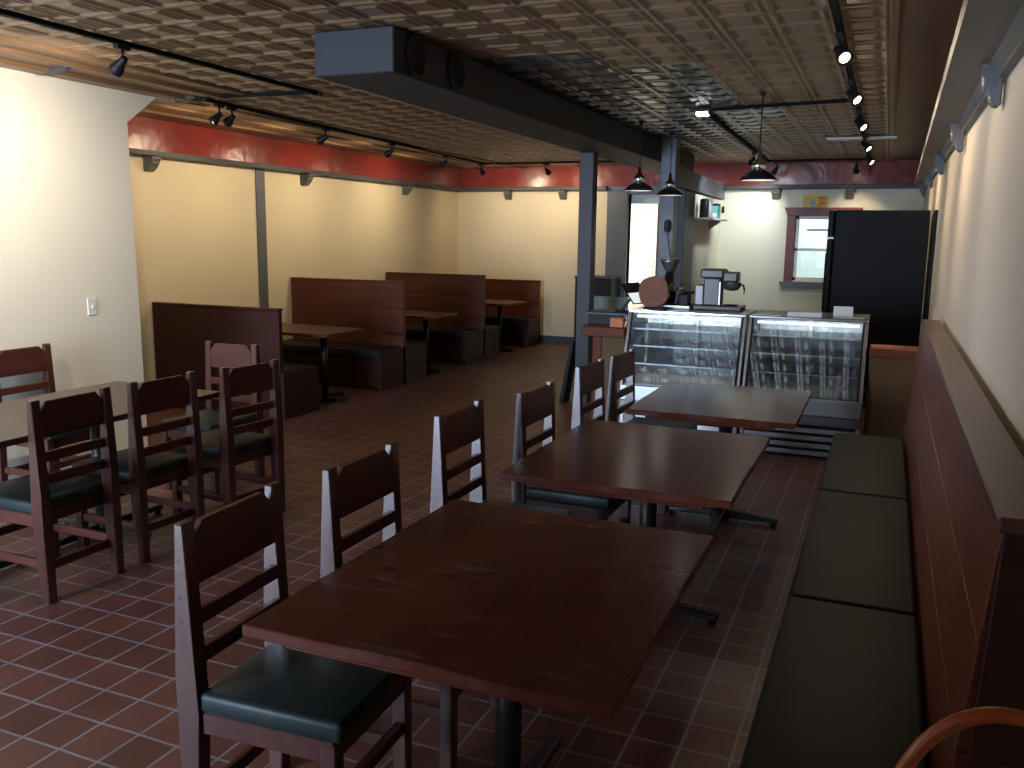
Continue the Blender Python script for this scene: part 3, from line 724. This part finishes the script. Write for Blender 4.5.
for a in ((-.215, .115, -.15, -.14), (-.215, .115, .19, .2), (-.215, -.205, -.15, .2), (.105, .115, -.15, .2)): m.box(*a, .012, .03, .003)
m.build('pan', MSTEEL, o)
o = thing('coffee_grinder', 'black coffee grinder with a steel hopper on the tray', 'coffee grinder', (-1.71, 7.50, ZC + .012))
MB().box(-.07, .07, -.09, .09, 0, .03, .006).build('base', MBLKP, o)
MB().lathe([(0, .03), (.055, .03), (.06, .10), (.05, .17), (.035, .21), (.033, .29), (0, .29)], 20).build('motor_body', MBLKP, o)
MB().lathe([(.03, .29), (.045, .31), (.080, .375), (.085, .388), (.078, .388), (.036, .315)], 24).build('hopper', MSTEEL, o)
MB().lathe([(0, .40), (.06, .40), (.088, .395), (.088, .384), (0, .384)], 24).build('lid', MDSTEEL, o)
MB().box(.02, .075, -.10, -.04, .13, .19, .010).build('doser', MSTEEL, o)
MB().cyl((.075, -.07, .145), (.15, -.09, .16), .008, n=10).build('lever', MSTEEL, o)
MB().box(-.015, .02, -.062, -.056, .07, .115, .002).build('badge', MWHITE, o)
MB().tube([(-.05, .06, .05), (-.045, .07, .2), (-.05, .06, .26)], .01, 8).build('pipe', MREDWOOD, o)
o = thing('espresso_tamper_stand', 'small black stand with a wooden arm beside the grinder', 'tamper stand', (-1.565, 7.46, ZC + .012))
MB().box(-.045, .045, -.05, .05, 0, .11, .010).build('base', MBLKP, o); MB().cyl((0, 0, .11), (-.03, 0, .20), .012, n=10).build('arm', MREDWOOD, o)
MB().cyl((.0, -.03, .12), (.09, -.06, .125), .011, n=10).build('handle', MBLKP, o)
o = thing('coffee_brewer', 'stainless coffee brewer with side funnel beside the grinder', 'coffee brewer', (-1.30, 7.52, ZC))
MB().box(-.17, .22, -.16, .12, 0, .035, .006).build('base', MBREW, o)
MB().box(-.10, .03, -.10, .12, .035, .26, .008).build('column', MBREW, o)
MB().box(-.17, -.102, -.10, .10, .035, .20, .006).build('water_tank', MTANK, o)
MB().box(-.13, .06, -.12, .12, .26, .335, .014, None, 2).build('head', MBREW, o)
MB().box(.06, .175, -.13, .05, .235, .315, .012, None, 2).build('brew_arm', MBREW, o)
fn = MB().lathe([(.075, .232), (.073, .20), (.055, .17), (.02, .16), (0, .16)], 22, (.125, -.06, 0)).build('funnel', MBREW, o)
MB().tube([(.19, -.09, .215), (.225, -.10, .21), (.235, -.105, .17), (.232, -.105, .14)], .008, 8).build('funnel_handle', MBLKP, fn)
MB().lathe([(.055, .036), (.06, .04), (.055, .044), (.05, .04), (.055, .036)], 20, (.125, -.05, 0)).build('warmer_plate', MBLKP, o)
MB().box(.03, .045, -.13, -.10, .04, .235, .003).build('sight_rail', MSTEEL, o)

# sage half gate between the posts, dark cabinet against the rear wall
o = thing('half_gate', 'sage grey half gate with open slots behind the red topped counter', 'gate', (-2.71, 8.95, 0))
MB().box(-.17, .24, -.02, .02, .86, 1.02, .006).build('top_rail', MSAGE, o)
MB().box(-.17, .24, -.02, .02, .18, .46, .006).build('bottom_rail', MSAGE, o)
for x in (-.155, -.02, .1, .225): MB().box(x - .022, x + .022, -.018, .018, 0 if abs(x - .035) > .15 else .46, .86, .004).build('upright', MSAGE, o)
o = thing('low_cabinet', 'black low cabinet standing against the rear wall behind the posts', 'cabinet', (-3.88, 12.35, 0))
MB().box(-.27, .27, -.2, .2, 0, 1.04, .006).build('carcass', MBLKP, o); MB().box(-.28, .28, -.21, .21, 1.04, 1.07, .005).build('top', MGREYD, o)
MB().box(-.26, -.004, -.212, -.2, .05, 1.02, .004).build('door', MBLKP, o); MB().box(.004, .26, -.212, -.2, .05, 1.02, .004).build('door', MBLKP, o)

# fridge, seen side on
o = thing('fridge', 'tall black fridge standing side on before the kitchen window', 'fridge', (-.10, 9.2, 0))
MB().box(-.40, .435, 0, .75, .04, 1.925, .010).build('cabinet', MFRIDGE, o)
MB().box(-.462, -.408, .005, .745, .08, 1.65, .010).build('door', MFRIDGE, o); MB().box(-.462, -.408, .005, .745, 1.66, 1.92, .010).build('top_door', MFRIDGE, o)
MB().box(-.47, -.40, -.012, .03, 1.648, 1.668, .002).build('hinge', MSTEEL, o)
MB().cyl((-.50, .70, .9), (-.50, .70, 1.5), .012, n=10).build('handle', MFRIDGE, o)
MB().box(-.38, .42, .02, .73, 0, .04).build('plinth', MBLKP, o)
o = thing('wall_board', 'thin black framed board hung on the right wall beyond the fridge', 'board', (XR - .002, 8.75, 1.36))
MB().box(-.022, 0, -.16, .16, -.55, .55, .004).build('frame', MBLKP, o); MB().box(-.025, -.02, -.13, .13, -.52, .52).build('panel', MFRIDGE, o)

# yellow notice above the window
o = thing('wall_notice', 'small yellow notice with blue and red print above the kitchen window', 'notice', (-.955, YB - .004, 2.135))
MB().box(-.155, .165, -.006, 0, -.075, .085, .001).build('sheet', MYEL, o)
MB().box(-.07, .0, -.008, -.006, -.05, .03).build('blue_print', MBLUEP, o)
m = MB()
for a in ((.03, .14, .035, .06), (.035, .10, .01, .022), (.05, .13, -.03, -.005), (.03, .09, -.055, -.04)): m.box(a[0], a[1], -.008, -.006, a[2], a[3])
m.build('red_print', MREDP, o)

# shelf on the kitchen side wall with its goods
o = thing('wall_shelf', 'small white bracket shelf on the kitchen side wall', 'shelf', (-2.2, 11.35, 1.86))
MB().box(0, .22, -.55, .58, 0, .022, .003).build('board', MWHITE, o)
for y in (.45,):
    m = MB(); m.prism([(0, 0), (.16, 0), (.16, -.010), (.015, -.11), (0, -.11)], y - .01, y + .01, 'Y', .002); m.build('bracket', MWHITE, o)
ZS = 1.883
m = MB(); m.lathe([(0, 0), (.052, 0), (.055, .01), (.055, .21), (.04, .225), (0, .225)], 20); o = m.build('canister', MBLKP, None, (-2.10, 10.92, ZS)); tag(o, 'tall black canister at the near end of the wall shelf', 'canister')
m = MB(); m.lathe([(0, 0), (.048, 0), (.048, .17), (.052, .175), (.052, .19), (0, .19)], 20); o = m.build('cup_stack', paint('lilac white paper', (.6, .58, .66), .6), None, (-2.10, 11.22, ZS)); tag(o, 'pale tall stack of paper cups on the wall shelf', 'cups')
o = thing('carton', 'teal and white carton with black lid on the wall shelf', 'carton', (-2.10, 11.55, ZS))
MB().box(-.07, .07, -.08, .08, 0, .16, .006).build('box', MTEAL, o); MB().box(-.072, .072, -.082, .082, .16, .19, .010).build('lid', MBLKP, o); MB().box(-.055, .055, -.083, -.08, .02, .07).build('label', MWHITE, o)
o = thing('wall_hook', 'small black knob on the rear wall by the shelf end', 'hook', (-2.17, YB - .001, 2.03))
MB().box(-.018, .018, -.012, 0, -.045, .045, .004).build('back_plate', MBLKP, o); MB().cyl((0, -.01, 0), (0, -.045, 0), .014, n=14).build('knob', MBLKP, o)

# ceiling vent and junction box
o = thing('ceiling_vent', 'white slot air vent in the brown tin ceiling', 'vent', (-.34, 9.58, H - .02))
MB().box(-.32, .33, -.075, .075, -.018, .0, .004).build('frame', MWHITE, o)
for y in (-.035, 0, .035): MB().box(-.30, .31, y - .008, y + .008, -.022, -.017).build('blade', paint('vent grey', (.45, .45, .43), .5), o)

# ------------------------------------------------------------------ track lighting
def rail(pts, label):
    o = thing('track_rail', label, 'light track', pts[0])
    for a, b in zip(pts, pts[1:]):
        a, b = Vector(a), Vector(b); L = (b - a).length; ang = math.atan2(b.y - a.y, b.x - a.x)
        m = MB(); m.box(0, L, -.017, .017, -.012, .012, .002); m.build('rail', MRAIL, o, a - Vector(pts[0]), (0, 0, ang))
    for p in (pts[0], pts[-1]):
        m = MB(); m.box(-.03, .03, -.022, .022, -.016, .010, .003); m.build('end_cap', MBLKP, o, Vector(p) - Vector(pts[0]))
ZR = 2.628
rail([(-3.82, YF + .3, ZR), (-3.85, 5.48, ZR)], 'black light track on the ceiling before the near left wall')
rail([(-4.775, 5.362, ZR), (-3.88, 5.42, ZR)], 'short black light track linking the two left tracks')
rail([(-4.85, 5.40, ZR), (-5.33, 11.55, ZR), (-2.85, 11.60, ZR)], 'long black light track before the booth wall, turning along the rear wall')
rail([(-.29, 1.2, ZR), (-.30, 11.9, ZR)], 'black light track beside the right wall with glowing heads')
rail([(-1.42, 7.25, ZR), (-1.53, 11.98, ZR), (-.33, 11.98, ZR)], 'black light track over the kitchen behind the hanging lamps')
rail([(-1.38, 7.12, ZR), (-.33, 6.95, ZR)], 'thin black cross track joining the kitchen and right tracks')
def make_head():
    t = thing('track_light', '', 'track light')
    MB().box(-.045, .045, -.018, .018, -.012, .012, .003).build('adapter', MBLKP, t)
    MB().cyl((0, 0, -.01), (0, 0, -.056), .008, n=10).build('stem', MBLKP, t)
    h = MB().lathe([(0, .022), (.017, .022), (.020, .015), (.022, -.015), (.030, -.034), (.037, -.056), (.039, -.082), (.036, -.084), (.026, -.070), (0, -.068)], 22).build('lamp_head', MBLKP, t, (0, 0, -.068))
    MB().cyl((0, 0, -.072), (0, 0, -.074), .025, n=22).build('lens', MLENSW, h)
    return t
head0 = make_head(); hf = True
def spot(name, loc, tgt, e, col, ang, blend=1.0, size=.04):
    l = bpy.data.lights.new(name, 'SPOT'); l.energy = e; l.color = col; l.spot_size = R(ang); l.spot_blend = blend; l.shadow_soft_size = size
    o = bpy.data.objects.new(name, l); C.objects.link(o); o.location = loc
    o.rotation_euler = (Vector(tgt) - Vector(loc)).to_track_quat('-Z', 'Y').to_euler(); return o
WARM = (1, .80, .54); NEUT = (1, .91, .77); COOL = (.86, .95, 1)
def head(x, y, tgt, e, label, col=WARM, ang=75, rz=0, lens=None, group='track light heads'):
    global hf
    t = head0 if hf else copy_tree(head0); hf = False
    t.location = (x, y, ZR - .0245); t.rotation_euler = (0, 0, R(rz)); t['label'] = label; t['group'] = group
    hd = [c for c in t.children if c.name.startswith('lamp_head')][0]
    piv = Vector((x, y, ZR - .0245 - .068)); d = (Vector(tgt) - piv).normalized()
    hd.rotation_euler = (Matrix.Rotation(-R(rz), 3, 'Z') @ d.to_track_quat('-Z', 'Y').to_matrix()).to_euler()
    if lens is not None:
        ln = hd.children[0]; ln.data = ln.data.copy(); ln.data.materials[0] = lens
    if e > 0: spot('spot_lamp', piv + d * .088, tgt, e, col, ang)
head(-3.83, 1.85, (-5.05, 2.6, 1.9), 100, 'black track light out toward the shop front on the near left track', NEUT, 165, 90)
head(-3.835, 3.70, (-4.98, 3.75, 1.6), 80, 'black track light aimed at the near left wall above the chairs', NEUT, 165, 90)
head(-4.872, 5.63, (-6.0, 4.3, .7), 10, 'black track light, first of the pair by the stepped wall corner', NEUT, 90, 90)
for hx, hy, tx, ty, he, hl in ((-4.885, 5.79, -6.3, 6.3, 42, 'second of the pair by the stepped wall corner'), (-4.995, 7.22, -6.3, 7.1, 42, 'on the booth wall track above the grey wall strip'), (-5.103, 8.62, -6.3, 8.7, 46, 'on the booth wall track above the first tall booth'), (-5.215, 10.12, -6.3, 10.3, 42, 'on the booth wall track above the second tall booth')):
    head(hx, hy, (tx, ty, 1.85), he, 'black track light ' + hl, WARM, 140, 90)
head(-5.32, 11.42, (-5.5, 12.65, 1.85), 36, 'black track light near the rear corner of the booth wall', WARM, 140, 0)
head(-4.41, 11.57, (-4.25, 12.65, 1.85), 42, 'black track light before the rear wall left of the navy post', WARM, 140, 0)
GLOW = 'glowing track light heads by the right wall'
head(-.295, 4.66, (.33, 3.75, 1.75), 13, 'glowing track light closest to us on the track beside the right wall', WARM, 105, 90, None, GLOW)
head(-.295, 6.02, (.37, 5.5, 1.9), 30, 'second closest glowing track light on the track beside the right wall', WARM, 110, 90, None, GLOW)
head(-.295, 7.45, (.37, 7.0, 1.9), 30, 'third closest glowing track light on the track beside the right wall', WARM, 110, 90, None, GLOW)
head(-.295, 9.15, (.37, 8.8, 1.9), 28, 'fourth glowing track light, just past the white ceiling vent', WARM, 110, 90, None, GLOW)
head(-.295, 10.75, (.37, 10.4, 1.9), 24, 'farthest glowing track light on the track beside the right wall', WARM, 110, 90, None, GLOW)
head(-.45, 11.97, (-.45, 12.65, 1.6), 30, 'dark track light on the kitchen track above the fridge', WARM, 80, 0)
head(-1.505, 10.6, (-2.2, 11.9, 1.7), 60, 'black track light just left of the big hanging lamp over the cases', COOL, 100, 90)
head(-1.40, 11.97, (-2.0, 12.65, 1.7), 50, 'black track light just right of the big hanging lamp over the cases', COOL, 100, 0)
o = thing('puck_light', 'small white lit puck lamp where the kitchen track begins', 'lamp', (-1.42, 7.14, H - .018))
MB().box(-.055, .055, -.04, .04, -.05, 0, .006).build('housing', MBLKP, o)
MB().box(-.045, .045, -.044, .03, -.056, -.030).build('lens', emit('puck lamp lens', (.85, .92, 1), 6), o)
spot('spot_lamp', (-1.42, 7.14, H - .09), (-2.3, 9.3, 1.6), 8, COOL, 120)

# ------------------------------------------------------------------ hanging lamps
def pendant(x, y, zr, label, e=4):
    t = thing('pendant_lamp', label, 'pendant lamp', (x, y, zr), 0, 'black dome pendant lamps')
    MB().lathe([(.128, 0), (.130, .004), (.118, .022), (.085, .052), (.045, .070), (.034, .078), (.032, .076), (.043, .066), (.082, .047), (.114, .018), (.126, .0), (.128, 0)], 36).build('shade', MBLKP, t)
    MB().lathe([(.1235, .003), (.112, .0165), (.081, .045), (.042, .064), (.030, .072), (.0, .073)], 36).build('reflector', MWHITE, t)
    MB().lathe([(.040, .074), (.050, .092), (.050, .122), (.036, .130), (.028, .145), (.016, .155), (.014, .21), (0, .212)], 20).build('socket', MCHROME, t)
    MB().cyl((0, 0, .19), (0, 0, H - .012 - zr), .004, n=8).build('cord', MBLKP, t)
    MB().lathe([(0, H - zr - .004), (.022, H - zr - .008), (.022, H - zr - .022), (.008, H - zr - .035), (0, H - zr - .035)], 20).build('canopy', MBLKP, t)
    MB().lathe([(0, .012), (.02, .014), (.032, .03), (.03, .05), (.014, .07), (0, .07)], 18).build('bulb', MBULB, t)
    l = bpy.data.lights.new('pendant_glow', 'SPOT'); l.energy = e; l.color = (1, .95, .86); l.spot_size = R(150); l.spot_blend = .5; l.shadow_soft_size = .04
    o = bpy.data.objects.new('pendant_glow', l); C.objects.link(o); o.location = (x, y, zr + .008)
pendant(-2.10, 7.85, 2.05, 'black dome hanging lamp beside the dark duct, left of three')
pendant(-2.03, 8.75, 2.05, 'black dome hanging lamp before the slate blue post')
pendant(-.89, 6.55, 2.05, 'black dome hanging lamp over the cases, nearest to us of three')

# ------------------------------------------------------------------ light
area('entrance_daylight', ((DX0 + DX1) / 2, YF - .25, 1.2), ((DX0 + DX1) / 2, 3, 1.1), DX1 - DX0, 2.0, 4, (.70, .82, 1))
area('window_daylight', (-4.0, YF - .25, 1.24), (-4.0, 3, 1.3), 1.75, 2.2, 450, (.63, .77, 1))
area('hall_daylight', (-4.9, 13.3, 1.7), (-3.4, 14.3, 1.4), .9, 1.6, 120, (.97, 1, .98))
area('yard_daylight', (-.8, 13.7, 3.0), (-.8, 15, 1.2), 2.0, 1.0, 55, (.92, 1, 1))
w = bpy.data.worlds.new('world'); bpy.context.scene.world = w; w.use_nodes = True
bg = w.node_tree.nodes['Background']; bg.inputs['Color'].default_value = (.72, .85, 1, 1); bg.inputs['Strength'].default_value = .6

sc = bpy.context.scene
sc.view_settings.view_transform = 'Standard'; sc.view_settings.look = 'None'; sc.view_settings.gamma = 1; sc.view_settings.exposure = 0.35
sc.view_settings.use_curve_mapping = False
sc.cycles.sample_clamp_indirect = 3.0; sc.cycles.sample_clamp_direct = 12.0; sc.cycles.caustics_reflective = False; sc.cycles.caustics_refractive = False; sc.cycles.blur_glossy = 1.0
